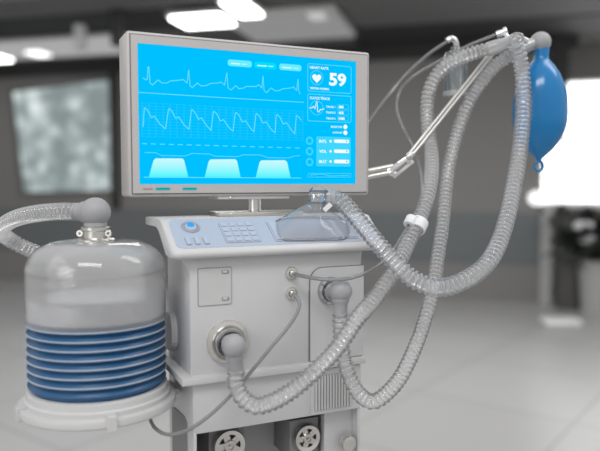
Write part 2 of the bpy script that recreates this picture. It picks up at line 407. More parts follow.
# ================================================================== MONITOR
MY = .985; MX0, MX1, MZ0, MZ1 = .1812, .5808, 1.2280, 1.4655
mon = thing('patient_monitor', 'wide grey monitor with bright blue screen of heart rate traces on a pedestal', 'monitor', (.33, 1.02, 1.1968))
bm = bmesh.new(); box(bm, (MX0, MY + .001, MZ0), (MX1, MY + .064, MZ1), .004, 3); link('housing', bm, M['bezel'], mon, 40)
SX0, SX1, SZa, SZb = .1962, .5540, 1.2468, 1.4482
def ringframe(bm, ox0, oz0, ox1, oz1, ix0, iz0, ix1, iz1, y0, y1):
    box(bm, (ox0, y0, iz1), (ox1, y1, oz1)); box(bm, (ox0, y0, oz0), (ox1, y1, iz0)); box(bm, (ox0, y0, iz0), (ix0, y1, iz1)); box(bm, (ix1, y0, iz0), (ox1, y1, iz1))
bm = bmesh.new(); box(bm, (MX0 + .0040, MY + .0004, MZ0 + .0040), (MX1 - .0040, MY + .004, MZ1 - .0040)); link('gasket', bm, M['seam'], mon)
bm = bmesh.new(); ringframe(bm, MX0 + .0056, MZ0 + .0056, MX1 - .0056, MZ1 - .0056, SX0, SZa, SX1, SZb, MY - .0012, MY + .004); link('bezel', bm, M['bezel'], mon)
bm = bmesh.new(); box(bm, (SX0 - .001, MY - .0002, SZa - .001), (SX1 + .001, MY + .003, SZb + .001)); scr = link('screen', bm, M['scr'], mon); scr['label'] = 'glowing blue screen'
G = MY - .0004
def S(px, py): p = onY(px, py, G); return Vector((p.x, 0, p.z))
GL = [0]
def gquad(bm, pts, lift):
    bm.faces.new([bm.verts.new((p.x, G - lift, p.z)) for p in pts])
def gline(bm, pts, w, lift, closed=False):
    P2 = [S(*p) if not isinstance(p, Vector) else p for p in pts]
    n = len(P2)
    for i in range(n if closed else n - 1):
        a = P2[i]; b = P2[(i + 1) % n]; d = (b - a)
        if d.length < 1e-6: continue
        d.normalize(); nrm = Vector((-d.z, 0, d.x)) * (w * .42); e = d * w * .3
        gquad(bm, (a - e + nrm, b + e + nrm, b + e - nrm, a - e - nrm), lift)
def gpoly(bm, pts, lift): gquad(bm, [S(*p) for p in pts], lift)
def gdisc(bm, c, r, lift, n=24):
    c = S(*c); gquad(bm, [c + Vector((math.cos(2 * math.pi * k / n), 0, math.sin(2 * math.pi * k / n))) * r for k in range(n)], lift)
def gring(bm, c, r, w, lift, n=28):
    c = S(*c); gline(bm, [c + Vector((math.cos(2 * math.pi * k / n), 0, math.sin(2 * math.pi * k / n))) * r for k in range(n)], w, lift, True)
def grr(tl, br, r=.0015):
    a = S(*tl); b = S(*br); return [Vector((u, 0, v)) for u, v in rrect(a.x, b.z, b.x, a.z, r, 4)]
PX = .00170
ecg = [(143, 78), (146, 80), (147.3, 79), (148, 67), (148.8, 67), (150, 83), (152.5, 85), (158, 80), (162, 83), (167, 83), (170, 81), (178, 80.3), (183, 79.6), (187, 83), (188.6, 70), (190, 86), (192.4, 87.5), (197.4, 83), (201, 86), (206.5, 85.5), (210, 83.5), (218, 83), (220.6, 82), (224.5, 85), (226.8, 73), (228, 88), (231, 90), (235.7, 85.7), (239, 88.8), (243.7, 88), (246, 86.5), (256, 86.5), (258.8, 84.7), (261.8, 88), (263, 76), (264, 90.5), (266.4, 92.7), (271, 88), (275.6, 91), (279, 90.5), (282.7, 88.8), (290.7, 88), (293.3, 87), (296.5, 90.5), (298, 79), (298.7, 91.4), (300, 94)]
bm = bmesh.new(); gline(bm, ecg, .00115, .0003); link('heart_trace', bm, M['trace'], scr)
bm = bmesh.new(); gline(bm, [(139, 92.4), (220, 97.5), (303.6, 102.3)], .0011, .0002); link('divider_line', bm, M['trace'], scr)
bm = bmesh.new()
for k in range(24):
    x = 142 + k * 7; yt = 102.5 + (x - 140) * .055; yb = 136.5 + (x - 140) * .025
    gline(bm, [(x, yt), (x, yb)], .0006, .0001)
for k in range(12):
    t = k / 11
    gline(bm, [(141, 102.5 + 34 * t), (303, 111.4 + 29 * t)], .00035, .0001)
link('graph_grid', bm, M['grid'], scr)
peaks = [(145, 107.8), (169.2, 108.6), (192, 109.6), (214, 111.3), (236, 112.4), (256.6, 113.5), (277, 114.4), (297, 115.5)]
bots = [(143, 126.6), (165.5, 128.8), (189, 129.3), (211, 130.4), (233, 131), (254, 131.7), (275, 132.8), (294.7, 133.7)]
w2 = []
for (a, b), (c_, d_) in zip(bots, peaks):
    w2 += [(a, b), (c_ - .8, d_ + 1), (c_, d_), (c_ + 3, d_ + 3), (c_ + 6.2, d_ + 9.6), (c_ + 9.5, d_ + 8.4), (c_ + 15, d_ + 16.5)]
w2 = w2[:-3] + [(301, 120.4)]
bm = bmesh.new(); gline(bm, w2, .0013, .0003); link('pressure_trace', bm, M['trace'], scr)
bm = bmesh.new()
for k in range(18):
    x = 142 + k * 9.0
    if x + 5 < 303: gline(bm, [(x, 143.6 + (x - 142) * .028), (x + 4.6, 143.6 + (x + 4.6 - 142) * .028)], .0011, .0002)
link('dashed_line', bm, M['trace'], scr)
fl = [(144.4, 152.5), (155.5, 152.6), (161, 155.4), (185, 156), (192, 153.4), (209, 154), (215.5, 156.2), (238, 156.6), (243, 154.8), (260, 154.9), (267.6, 157.6), (288.7, 158), (294, 156), (300, 155.6)]
bm = bmesh.new(); gline(bm, fl, .0008, .0002); gline(bm, [(144, 177.2), (301, 178)], .0011, .0002); link('flow_trace', bm, M['trace'], scr)
for q in ([(148.8, 177), (153.5, 160.5), (155.5, 158.4), (182, 158.4), (184, 160), (188.3, 177)], [(204.6, 177.3), (208.6, 161.5), (210.5, 159.4), (235, 159.2), (237, 161), (240.6, 177.4)], [(255.6, 177.6), (259.6, 162), (261.5, 160.4), (285, 160.2), (287, 162), (290.6, 177.8)]):
    bm = bmesh.new(); gpoly(bm, q, .0003); link('volume_hump', bm, M['hump'], scr)
for (x0, y0, x1, y1, mm) in ((227.7, 59.2, 251.7, 67.6, 'pill'), (254.2, 61.4, 276.2, 69.6, 'pill2'), (279.3, 63.4, 301.3, 71.4, 'pill')):
    a = S(x0, y0); b = S(x1, y1); bm = bmesh.new(); gquad(bm, [Vector((u, 0, v)) for u, v in rrect(a.x, b.z, b.x, a.z, .0035, 4)], .0002); pl = link('screen_button', bm, M[mm], scr)
    bm = bmesh.new(); gline(bm, [(x0 + 3.5, (y0 + y1) / 2), (x0 + 12, (y0 + y1) / 2 + .6)], .0016, .0004); gline(bm, [(x0 + 14, (y0 + y1) / 2 + .7), (x0 + 19, (y0 + y1) / 2 + 1)], .0008, .0004)
    link('screen_button_caption', bm, M['white_e'], scr)
# info boxes
def gpart(name, m, fn):
    bm = bmesh.new(); fn(bm); return link(name, bm, M[m], scr)
gpart('info_box', 'trace', lambda bm: gline(bm, grr((307.7, 63.4), (351, 93.6), .003), .0008, .0002, True))
gpart('info_box', 'trace', lambda bm: gline(bm, grr((307.7, 93.8), (351, 122.6), .003), .0008, .0002, True))
for y in (77.8, 107.8): gpart('icon_ring', 'trace', lambda bm: gring(bm, (316.7, y), .0113, .0007, .0002))
for y in (106.9, 112.6, 118.5): gpart('value_box', 'trace', lambda bm: gline(bm, grr((337.4, y - 2.4), (348.4, y + 2.4), .0012), .0004, .0002, True))
gpart('progress_bar', 'trace', lambda bm: gline(bm, grr((308, 173.2), (351, 177.2), .0008), .0005, .0002, True))
gpart('progress_line', 'trace', lambda bm: gline(bm, [(310, 175), (322, 174), (330, 176), (349, 175.4)], .0007, .0002))
# heart icon
hp = []
for k in range(40):
    t = 2 * math.pi * k / 40
    hp.append((16 * math.sin(t) ** 3 / 17, (13 * math.cos(t) - 5 * math.cos(2 * t) - 2 * math.cos(3 * t) - math.cos(4 * t)) / 17))
c = S(316.7, 78.2); bm = bmesh.new(); gquad(bm, [c + Vector((x * .0085, 0, y * .0085)) for x, y in hp], .0004); link('heart_icon', bm, M['white_e'], scr)
bm = bmesh.new(); gline(bm, [(309.5, 108), (312.5, 107.5), (313.5, 106.2), (315, 108.8), (316.2, 102), (317, 102), (317.5, 111.5), (318.6, 112), (320.3, 109.6), (322.5, 109.4), (324, 108.8)], .0012, .0004); link('pulse_icon', bm, M['white_e'], scr)
for y in (126.9, 132.7): gpart('toggle_dot', 'white_e', lambda bm: gdisc(bm, (345.3, y), .0037, .0003))
for y in (141.3, 151.3, 161.5): gpart('setting_dot', 'white_e', lambda bm: gdisc(bm, (330.4, y), .0021, .0006))
a = S(316.3, 136.3); b = S(350.6, 166.6); bm = bmesh.new(); gquad(bm, [Vector((u, 0, v)) for u, v in rrect(a.x, b.z, b.x, a.z, .002, 4)], .0002); link('setting_box', bm, M['box'], scr)
for y in (141.3, 151.3, 161.5):
    bm = bmesh.new(); a = S(334, y - 1.9); b = S(349, y + 1.9); gquad(bm, [Vector((u, 0, v)) for u, v in rrect(a.x, b.z, b.x, a.z, .002, 4)], .0004); link('setting_slider', bm, M['white_e'], scr)
    bm = bmesh.new(); gdisc(bm, (346.6, y), .0013, .0006, 12); link('slider_mark', bm, M['deepbox'], scr)
for y in (140.8, 151.3, 162):
    bm = bmesh.new(); gring(bm, (309.5, y), .0052, .0034, .0003); link('setting_ring', bm, M['box'], scr)
def text(s, px, py, h, mname='white_e', name='caption', width=None, bold=0.0, lift=.0005):
    cu = bpy.data.curves.new('t', 'FONT'); cu.body = s; cu.size = 1; cu.fill_mode = 'FRONT'; cu.offset = bold; cu.resolution_u = 3
    to = bpy.data.objects.new('t', cu); COL.objects.link(to)
    bpy.context.view_layer.update()
    dg = bpy.context.evaluated_depsgraph_get(); me = bpy.data.meshes.new_from_object(to.evaluated_get(dg))
    bpy.data.objects.remove(to); bpy.data.curves.remove(cu)
    xs = [v.co.x for v in me.vertices]; ys = [v.co.y for v in me.vertices]
    x0, x1, y0, y1 = min(xs), max(xs), min(ys), max(ys); hh = S(px, py).z - S(px, py + h).z; s_ = hh / (y1 - y0)
    sxx = s_ if width is None else (S(px + width, py).x - S(px, py).x) / (x1 - x0)
    o_ = S(px, py + h)
    for v in me.vertices: v.co = Vector((o_.x + (v.co.x - x0) * sxx, G - lift, o_.z + (v.co.y - y0) * s_))
    me.name = name; o = bpy.data.objects.new(name, me); COL.objects.link(o); me.materials.append(M[mname])
    o.parent = scr; o.matrix_parent_inverse = scr.matrix_world.inverted()
    return o
text('HEART RATE', 309.8, 65.9, 2.6, width=18.5, bold=.02)
text('59', 329, 72.6, 13.2, name='heart_rate_digits', width=17, bold=.035)
text('RESTING NORMAL', 310.2, 87.0, 2.0, width=19.0, bold=.02)
text('CLOCK TRACK', 309.6, 96.4, 2.6, width=20.5, bold=.02)
for k, y in enumerate((106.9, 112.6, 118.5)):
    text('TRACK %d' % (k + 1), 326, y - 1.2, 2.0, width=9.2, bold=.02)
    text(('88', '62', '100')[k], 338.6, y - 1.3, 2.6, width=(4.8, 4.8, 6)[k], bold=.05)
text('BREATHE', 331.0, 125.8, 1.8, width=11, bold=.02); text('AUTO SET', 332.5, 131.6, 1.8, width=9.8, bold=.02)
for s, y in (('INTL', 141.3), ('VOL', 151.3), ('MULT', 161.5)): text(s, 319, y - 1.5, 3, width=7.5, bold=.03)
# indicator lights
for a, b, mm, nm in ((156, 170, 'led', 'indicator_light'), (182.8, 196.5, 'led', 'indicator_light'), (143, 153, 'ledred', 'indicator_mark')):
    p = onY(a, 188.7, MY - .0012); q = onY(b, 188.7, MY - .0012); h = .0016 if mm == 'led' else .0005
    bm = bmesh.new(); box(bm, (p.x, MY - .0022, p.z - h), (q.x, MY, p.z + h), .0004 if mm == 'led' else 0); link(nm, bm, M[mm], mon)
# stand
SYc = 1.135
pl = onY(218, 197.6, .992); pr = onY(289, 196, .992)
bm = bmesh.new(); box(bm, (pl.x, .990, pl.z - .0028), (pr.x, 1.042, MZ0 + .002), .0012); link('mount_plate', bm, M['trim'], mon, 40)
bb = onY(218.5, 213.5, .990); br = onY(303, 213, .990)
bm = bmesh.new(); box(bm, (bb.x, .988, 1.1966), (br.x, 1.042, 1.2035), .0018); link('pedestal_base', bm, M['satin'], mon, 40)
pc = onY(254.5, 205, 1.015)
bm = bmesh.new(); straight(bm, (pc.x, 1.015, 1.200), (pc.x, 1.015, pl.z), .0100, 28); link('pedestal_post', bm, M['satin'], mon, 40)
for zz_, yy in ((pl.z - .0005, .990), (1.2005, .988)):
    bm = bmesh.new(); lathe(bm, [(.0022, .004), (.0022, -.0012), (.0012, -.002), (0, -.002)], (pl.x + .020, yy, zz_), (0, 1, 0), 16); link('clamp_screw', bm, M['satin'], mon, 40)

# ================================================================== BELLOWS CANISTER
cx, cy = .1372, .9935
c0 = P(97, 300, .962); cx, cy = c0.x, c0.y
zc = lambda py: zat(cx, cy, py)
can = thing('bellows_canister', 'clear dome canister over blue ribbed bellows on a round grey tray', 'bellows canister', (cx, cy, zc(405)))
R = .0962
zt = zc(240); zs = zc(258); zb = zc(314.5); zbb = zc(381.5)
bm = bmesh.new()
zs = zc(269)
pf = [(R, zb - .006), (R, zs)]
for k in range(1, 19):
    a = math.radians(90 * k / 18); pf.append((.024 + (R - .024) * math.cos(a) ** .62, zs + (zt - zs) * math.sin(a) ** 1.05))
lathe(bm, pf, (cx, cy, 0), (0, 0, 1), 72, False); link('dome', bm, M['dome'], can, True)
bm = bmesh.new(); lathe(bm, [(R - .001, zs - .003), (R - .0035, zs - .0015), (R - .0035, zs + .0005), (R - .001, zs + .001)], (cx, cy, 0), (0, 0, 1), 64, False); link('dome_shoulder_ring', bm, M['dome'], can, True)
bm = bmesh.new(); lathe(bm, [(0, zb + .028), (R - .003, zb + .028), (R - .0012, zb + .0255), (R - .0012, zb + .002), (R - .003, zb)], (cx, cy, 0), (0, 0, 1), 72, False); link('bellows_top_plate', bm, M['disc'], can, 40)
nb = 8; pitch = (zb - zbb) / nb
bm = bmesh.new(); pf = []
for k in range(nb):
    z = zb - k * pitch
    pf += [(R - .007, z), (R - .0065, z - pitch * .08), (R - .0012, z - pitch * .40), (R - .0006, z - pitch * .5), (R - .0012, z - pitch * .62), (R - .0065, z - pitch * .94)]
pf += [(R - .007, zbb), (R - .007, zbb - .004)]
lathe(bm, pf, (cx, cy, 0), (0, 0, 1), 72, False); link('bellows', bm, M['bell_blue'], can, 50)
for k in range(nb):
    z = zb - (k + .52) * pitch
    if k == nb - 1: continue
    bm = bmesh.new(); lathe(bm, [(R - .004, z - .0009), (R + .0002, z - .0010), (R + .0005, z), (R + .0002, z + .0010), (R - .004, z + .0009)], (cx, cy, 0), (0, 0, 1), 72, False)
    link('bellows_glint', bm, M['bell_glint'], can, True)
RT = 76.8 / F * .962
bm = bmesh.new(); lathe(bm, [(0, zbb - .003), (R - .002, zbb - .002), (R + .0012, zbb - .004), (R + .0018, zbb - .012), (R + .005, zbb - .014), (R + .005, zbb - .026)], (cx, cy, 0), (0, 0, 1), 80, False); link('seat_ring', bm, M['trim'], can, 40)
zr = zbb - .0205
bm = bmesh.new(); lathe(bm, [(0, zr), (RT - .004, zr), (RT - .001, zr - .001), (RT, zr - .004), (RT - .0005, zr - .0105), (RT - .003, zr - .013), (0, zr - .0135)], (cx, cy, 0), (0, 0, 1), 80, False); link('tray', bm, M['trim'], can, 40)
for px_ in (112, 18):
    best = None
    for k in range(720):
        a = 2 * math.pi * k / 720; q = Vector((cx + RT * math.cos(a), cy + RT * math.sin(a), zr - .006))
        if (q - CAM).length < (Vector((cx, cy, zr)) - CAM).length + .02:
            dd = abs(pxy(q)[0] - px_)
            if best is None or dd < best[0]: best = (dd, a)
    a = best[1]; mt = Matrix.Translation((cx, cy, 0)) @ Matrix.Rotation(a, 4, 'Z')
    bm = bmesh.new(); box(bm, (RT - .010, -.0065, zr - .0155), (RT + .0035, .0065, zr + .0045), .0012, 2, mt); link('tray_latch', bm, M['trim'], can)
bm = bmesh.new(); box(bm, (cx + .06, .985, zr - .014), (BX0 + .001, 1.035, zr - .004), .001); link('tray_bracket', bm, M['trim'], can)
# top port
bm = bmesh.new(); lathe(bm, [(.0265, zt - .004), (.0265, zt + .001), (.0245, zt + .0025), (.021, zt + .0025), (.0175, zt + .004), (.0175, zt + .013), (.0200, zt + .0145), (.0200, zt + .0185), (.0165, zt + .0195), (.0165, zt + .013)], (cx, cy, 0), (0, 0, 1), 48, False); tp = link('top_port', bm, M['satin'], can, 40)
rp = RI * -.019 - Vector((0, .010, 0))
for sgn, dz in ((-1, .0), (1, .0)):
    bm = bmesh.new(); lathe(bm, [(.0018, -.003), (.0045, -.003), (.005, 0), (.0045, .003), (.0018, .003)], Vector((cx, cy, zt + .0095)) + RI * (.020 * sgn) - FW * .006, FW, 20, False); link('port_lug', bm, M['satin'], tp, 40)

# ================================================================== HOSES
def hose_thing(label, pts, r_in, r_out, pitch, m, group='clear corrugated breathing hoses'):
    h = thing('breathing_hose', label, 'hose', pts[0], group)
    link('corrugated_tube', corrugated_bm(pts, r_in, r_out, pitch), M[m], h, True)
    return h
def cuff(h, a, b, r0, r1, m='cuff', name='cuff'):
    bm = bmesh.new(); a = Vector(a); b = Vector(b); Ln = (b - a).length
    lathe(bm, [(r0, 0), (r0, Ln * .45), (r0 * .6 + r1 * .4, Ln * .5), (r1, Ln * .55), (r1, Ln)], a, b - a, 32, False); return link(name, bm, M[m], h, 40)
def pp_(lst): return [P(*t) for t in lst]
# hose A: lower left port -> up to the Y connector
bA = P(233.7, 346, .905)
A_pts = pp_([(236, 370, .915), (236.3, 384, .912), (242, 397, .91), (255, 405.5, .91), (272, 402, .915), (290, 392, .925), (310, 376, .93), (336, 349.5, .943), (357, 319, .965), (376, 297, .995), (397, 265, 1.03), (408, 243, 1.06), (420, 218, 1.09), (429.5, 188, 1.13), (431.5, 155, 1.185), (428, 130, 1.215), (427, 108, 1.228), (429.5, 90, 1.225), (437, 75, 1.22), (448, 64.5, 1.21), (463, 57, 1.20), (477, 52, 1.195), (489, 49, 1.19)])
hA = hose_thing('clear corrugated hose from the large port left of centre, rising through the white clip', A_pts, .0090, .0127, .0080, 'hose')
bm = bmesh.new(); sphere(bm, bA, .0165); straight(bm, bA, cA + Vector((0, -.002, 0)), .0120, 28); el = link('elbow_connector', bm, M['ball'], hA, 60)
q = P(236, 371, .915); cuff(hA, bA, q, .0120, .0108, 'ball', 'elbow_cuff')
# hose B: right port -> down and round -> up
bB = P(340.7, 291, .985)
B_pts = pp_([(340, 312, .985), (340.5, 330, .986), (342.5, 350, .986), (347, 370, .983), (355, 388, .98), (365, 399, .985), (374, 401.5, .99), (386, 394, 1.0), (400, 378, 1.02), (409, 361, 1.04), (418, 340, 1.065), (424, 323, 1.085), (429, 305, 1.105), (434, 282, 1.13), (438, 255, 1.16), (442.5, 225, 1.19), (445, 200, 1.215), (447.5, 175, 1.235), (452, 152, 1.245), (458, 130, 1.25), (467, 106, 1.25), (480, 84, 1.245), (494, 67, 1.24), (508, 56.5, 1.235), (518, 51.5, 1.23)])
hB = hose_thing('clear corrugated hose looping down from the smaller port at the cabinet right edge', B_pts, .0086, .0122, .0080, 'hose')
bm = bmesh.new(); sphere(bm, bB, .0170); straight(bm, bB, cB + Vector((0, -.002, 0)), .0125, 28); link('elbow_connector', bm, M['ball'], hB, 60)
cuff(hB, bB, P(340, 313.5, .985), .0128, .0108, 'ball', 'elbow_cuff')
# hose C: mask -> loop -> Y connector
C_pts = pp_([(334, 197.5, 1.055), (341, 201, 1.05), (350, 210.5, 1.04), (362, 224.5, 1.027), (374, 239, 1.012), (387, 254, 1.0), (400, 268, .99), (413, 279, .985), (430, 286.5, .98), (446, 287, .985), (464, 280.5, .995), (480, 270.5, 1.01), (491, 258, 1.025), (500, 240, 1.05), (508, 214, 1.08), (514, 184, 1.115), (519, 155, 1.145), (522, 128, 1.165), (523.5, 105, 1.18), (523, 82, 1.185), (521, 64, 1.18), (517.5, 50, 1.17), (513.5, 42, 1.165)])
hC = hose_thing('clear corrugated hose from the mask, looping low and up in front of the blue bag', C_pts, .0094, .0139, .0084, 'hose_mask')
cuff(hC, P(328, 196.5, 1.057), P(335, 197.8, 1.055), .0125, .0112)
# hose D: canister -> out of frame left -> back behind the canister
bD = Vector((cx, cy, 0)); bD = Vector((cx, cy, zc(212)))
D_pts = [P(80, 212, .965)] + pp_([(70, 211.5, .97), (50, 212, .985), (28, 215, 1.01), (10, 221, 1.05), (2, 229, 1.09), (6, 237, 1.13), (17, 244, 1.15), (30, 250, 1.15), (46, 257, 1.14), (62, 268, 1.13), (72, 295, 1.125), (82, 335, 1.12), (100, 362, 1.11), (125, 371, 1.10), (148, 370, 1.085), (161, 369, 1.075)])
hD = hose_thing('clear corrugated hose curving out from the grey ball joint above the canister', D_pts, .0096, .0130, .0080, 'hose')
bm = bmesh.new(); sphere(bm, bD, .0217, 1, 1, .95); link('ball_joint', bm, M['ball'], hD, True)
bm = bmesh.new(); lathe(bm, [(.0160, zc(211) - .016), (.0158, zt + .012)], (cx, cy, 0), (0, 0, 1), 32, False); link('ball_neck', bm, M['ball'], hD, True)
cuff(hD, bD + (P(80, 212, .965) - bD) * .4, P(76, 211.8, .968), .0150, .0128, 'ball')

# ================================================================== Y CONNECTOR, BAG
yc = thing('y_connector', 'clear plastic branching connector joining the hoses at the top of the arm', 'connector', P(514, 43, 1.19))
bm = bmesh.new(); a = P(486, 50, 1.19); b = P(514, 41.5, 1.185); d = (b - a); lathe(bm, [(.0105, 0), (.0128, .004), (.0128, d.length * .5), (.0118, d.length * .55), (.0118, d.length)], a, d, 32, False); link('straight_branch', bm, M['cuff'], yc, 40)
bm = bmesh.new(); c = P(514.5, 42, 1.183); sphere(bm, c, .0146); link('elbow_body', bm, M['cuff'], yc, True)
bm = bmesh.new(); lathe(bm, [(.0095, -.016), (.0100, -.0175), (.0125, -.0165), (.0128, -.013), (.0118, -.008)], c, FW, 32, False); link('elbow_cap', bm, M['hose'], yc, True)
bm = bmesh.new(); a = P(515, 50, 1.225); b = P(532, 44, 1.245); straight(bm, a, b, .0135, 28, .0105); link('bag_branch', bm, M['cuff'], yc, 40)
bm = bmesh.new(); straight(bm, P(518.5, 37, 1.19), P(527, 41, 1.20), .0052, 16); sphere(bm, P(520, 36.5, 1.185), .0062); sphere(bm, P(516, 34.8, 1.185), .0045); link('clip_screw', bm, M['chrome'], yc, 40)
bag = thing('breathing_bag', 'blue rubber breathing bag hanging from a grey ball connector', 'breathing bag', P(540, 42, 1.25))
BD = 1.25; bx = P(541.6, 45, BD)
bm = bmesh.new(); sphere(bm, P(540.5, 42.3, BD), .0192); link('ball_connector', bm, M['ball'], bag, True)
zz = lambda py: zat(bx.x, bx.y, py)
prf = [(45, 7.4), (51, 7.6), (55, 7.3), (59, 7.4), (62, 9.2), (66, 12.8), (74, 18.3), (83, 22.4), (92, 25), (101, 26.4), (112, 27.1), (122, 26.9), (130, 25), (137, 22), (144, 17.6), (150, 12.6), (155, 7.4), (158.5, 3.4), (160.5, 2.0), (162, 0)]
bm = bmesh.new(); lathe(bm, [(r / F * BD, zz(y)) for y, r in prf], (bx.x, bx.y, 0), (0, 0, 1), 56, False)
for v in bm.verts:  # the bag sags slightly and is flatter front to back
    t = max(0, min(1, (zz(60) - v.co.z) / .1)); d = v.co - Vector((bx.x, bx.y, v.co.z)); k = Vector((FW.x, FW.y, 0)).normalized()
    v.co -= k * d.dot(k) * .18 * t
link('bag', bm, M['bag'], bag, True)
bm = bmesh.new(); cc = Vector((bx.x, bx.y, zz(166))); ring = []
for k in range(33):
    a = 2 * math.pi * k / 32; ring.append(cc + RI * (.0078 * math.cos(a)) + Vector((0, 0, .0098 * math.sin(a))))
sweep(bm, ring, .0026, 12, False); link('hanging_loop', bm, M['bag'], bag, True)

# ================================================================== SUPPORT ARM
arm = thing('support_arm', 'chrome jointed arm reaching from behind the monitor up to the connector', 'support arm', P(372, 172, 1.21))
bm = bmesh.new(); box(bm, (.515, 1.0485, zat(.53, 1.07, 184)), (.545, 1.084, zat(.53, 1.07, 168)), .003); link('mounting_bracket', bm, M['satin'], arm)
for py_, b in ((181, (393, 166, 1.195)), (186.5, (393, 172, 1.195))):
    bm = bmesh.new(); a = Vector((.53, 1.076, zat(.53, 1.076, py_))); b = P(*b); straight(bm, a, b, .0042, 12); link('lower_bar', bm, M['satin'], arm, 40)
def plank(a, b, w, t, bev=.001):
    a = Vector(a); b = Vector(b); d = (b - a); L_ = d.length; d.normalize(); n = (CAM - a); n = (n - d * n.dot(d)).normalized(); u = d.cross(n)
    mt = Matrix((d, u, n)).transposed().to_4x4(); mt.translation = a
    bm = bmesh.new(); box(bm, (0, -w / 2, -t / 2), (L_, w / 2, t / 2), bev, 2, mt); return bm
link('joint_plate', plank(P(388, 172, 1.195), P(409, 158, 1.19), 0.0095, .004), M['chrome'], arm, 40)
link('joint_plate', plank(P(393, 177, 1.195), P(413, 160.5, 1.19), 0.0085, .004), M['chrome'], arm, 40)
bm = bmesh.new(); straight(bm, P(391, 172.5, 1.20), P(392, 174, 1.18), .0045, 16); straight(bm, P(408, 161, 1.20), P(409, 162, 1.18), .0045, 16); link('joint_pin', bm, M['chrome'], arm, 40)
link('joint_slit', plank(P(396, 172, 1.191), P(411, 158.5, 1.185), .004, .003), M['dark'], arm)  # dark strip before the plates, painted as the shaded slit between them
for (x0, y0, x1, y1) in ((409, 154, 490, 53), (411.6, 156.2, 493.5, 54)):
    bm = bmesh.new(); straight(bm, P(x0, y0, 1.180), P(x1, y1, 1.225), .0025, 14); link('upper_rod', bm, M['satin'], arm, 40)
bm = bmesh.new(); straight(bm, P(408, 157, 1.185), P(414, 152.5, 1.182), .006, 14); link('rod_socket', bm, M['chrome'], arm, 40)
link('end_clamp', plank(P(487, 54, 1.226), P(512, 44, 1.222), .009, .006), M['satin'], arm, 40)

# ================================================================== MASK
msk = thing('breathing_mask', 'clear breathing mask lying on the sloped control console', 'mask', P(308, 230, 1.0))
base = [(276, 223), (278, 236), (282, 240.5), (300, 241.5), (325, 241), (343, 240), (348, 236), (347.5, 228), (344, 222), (325, 219), (305, 218.5), (284, 219)]
bpts = []
for x, y in base:
    u, v = slope(x, y); bpts.append(SL(u, v, .003))
N_ = 60
loop, _ = catmull(bpts + [bpts[0]], .002)
loop = [loop[int(i * (len(loop) - 1) / N_)] for i in range(N_)]
cen = sum(loop, Vector()) / N_
col_c = P(316.5, 204, 1.058); axd = (col_c - cen).normalized(); ud = RI; vd = axd.cross(ud).normalized(); ud = vd.cross(axd)
rc = .0125
rings = []
ang = [math.atan2((p - cen).dot(vd), (p - cen).dot(ud)) for p in loop]
bm = bmesh.new()
for s in [0, .06, .15, .3, .45, .6, .75, .88, 1.0]:
    rg = []
    for p, a in zip(loop, ang):
        top = col_c + (ud * math.cos(a) + vd * math.sin(a)) * rc
        q = p.lerp(top, s); q += axd * (.0015 * math.sin(s * math.pi))
        rg.append(bm.verts.new(q))
    rings.append(rg)
for a, b in zip(rings, rings[1:]):
    for k in range(N_): bm.faces.new((a[k], a[(k + 1) % N_], b[(k + 1) % N_], b[k]))
link('shell', bm, M['mask'], msk, True)
bm = bmesh.new(); path = loop + [loop[0]]; sweep(bm, path, .0016, 10, False); link('cushion_rim', bm, M['mask'], msk, True)
bm = bmesh.new(); lathe(bm, [(.0125, -.004), (.0142, -.003), (.0142, .003), (.0125, .004), (.0115, .012), (.0115, .022), (.0128, .023), (.0128, .026), (.010, .027)], col_c, axd, 36, False); link('collar', bm, M['mask'], msk, 40)
bm = bmesh.new(); straight(bm, P(309, 197, 1.058), P(331, 197.2, 1.058), .0112, 28); link('elbow', bm, M['mask'], msk, 60)
link('tab', plank(P(324, 210.5, 1.035), P(331, 204, 1.035), .0075, .0015, .0004), M['white'], msk)

# ================================================================== THIN TUBES, CLIP, VIAL
def tube(label, pts, r, m, group='thin gas tubes'):
    o = link('gas_tube', tube_bm(pts, r, 12), M[m], None, True); tag(o, label, 'tube', group); return o
c1 = g1 + Vector((0, -.008, 0)); c2 = g2 + Vector((0, -.008, 0))
clipP = P(412, 221, 1.075)
tube('thin grey tube from the upper small gas port, held by the white clip', [c1] + pp_([(305, 276.5, .985), (325, 279.5, .97), (345, 279, .97), (362, 274.5, .985), (380, 264, 1.02), (394, 249, 1.05), (405, 232, 1.07), (414, 217, 1.085), (420.5, 200, 1.105), (422, 185, 1.125), (419, 165, 1.18), (411, 143, 1.222), (401.5, 125, 1.23), (396.5, 108, 1.26), (399, 93, 1.27), (410, 79, 1.265), (425, 69, 1.26), (445, 58, 1.25), (470, 45, 1.23), (490, 37, 1.215), (502, 32.5, 1.205)]), .0028, 'thin_tube')
tube('thin dark grey tube from the lower small gas port, sagging to the canister tray', [c2] + pp_([(296, 296.5, .975), (299.5, 303, .97), (297, 313, .965), (288, 327, .958), (272, 346, .947), (255, 367, .937), (240, 385, .93), (226, 400, .92), (210, 415, .915), (195, 426, .912), (180, 433, .92), (165, 434, .935), (154, 427, .95), (150, 417, .965), (152, 410, .98)]), .0026, 'tubegrey')
tube('thin grey tube rising from behind the monitor to the small glass water trap', pp_([(358, 137, 1.23), (368, 123, 1.235), (385, 100, 1.25), (405, 76, 1.285), (425, 57, 1.27), (440, 46, 1.26), (449, 40.5, 1.255)]), .0030, 'thin_tube')
cl = thing('tube_clip', 'small white clip holding the thin tube against the hose', 'clip', clipP)
dA = (P(420, 218, 1.09) - P(408, 243, 1.06)).normalized()
pA = P(418.0, 225.5, 1.083); bm = bmesh.new(); lathe(bm, [(.0126, -.0095), (.0142, -.0095), (.0146, -.008), (.0146, .008), (.0142, .0095), (.0126, .0095)], pA, dA, 32, False); link('hose_ring', bm, M['white'], cl, 40)
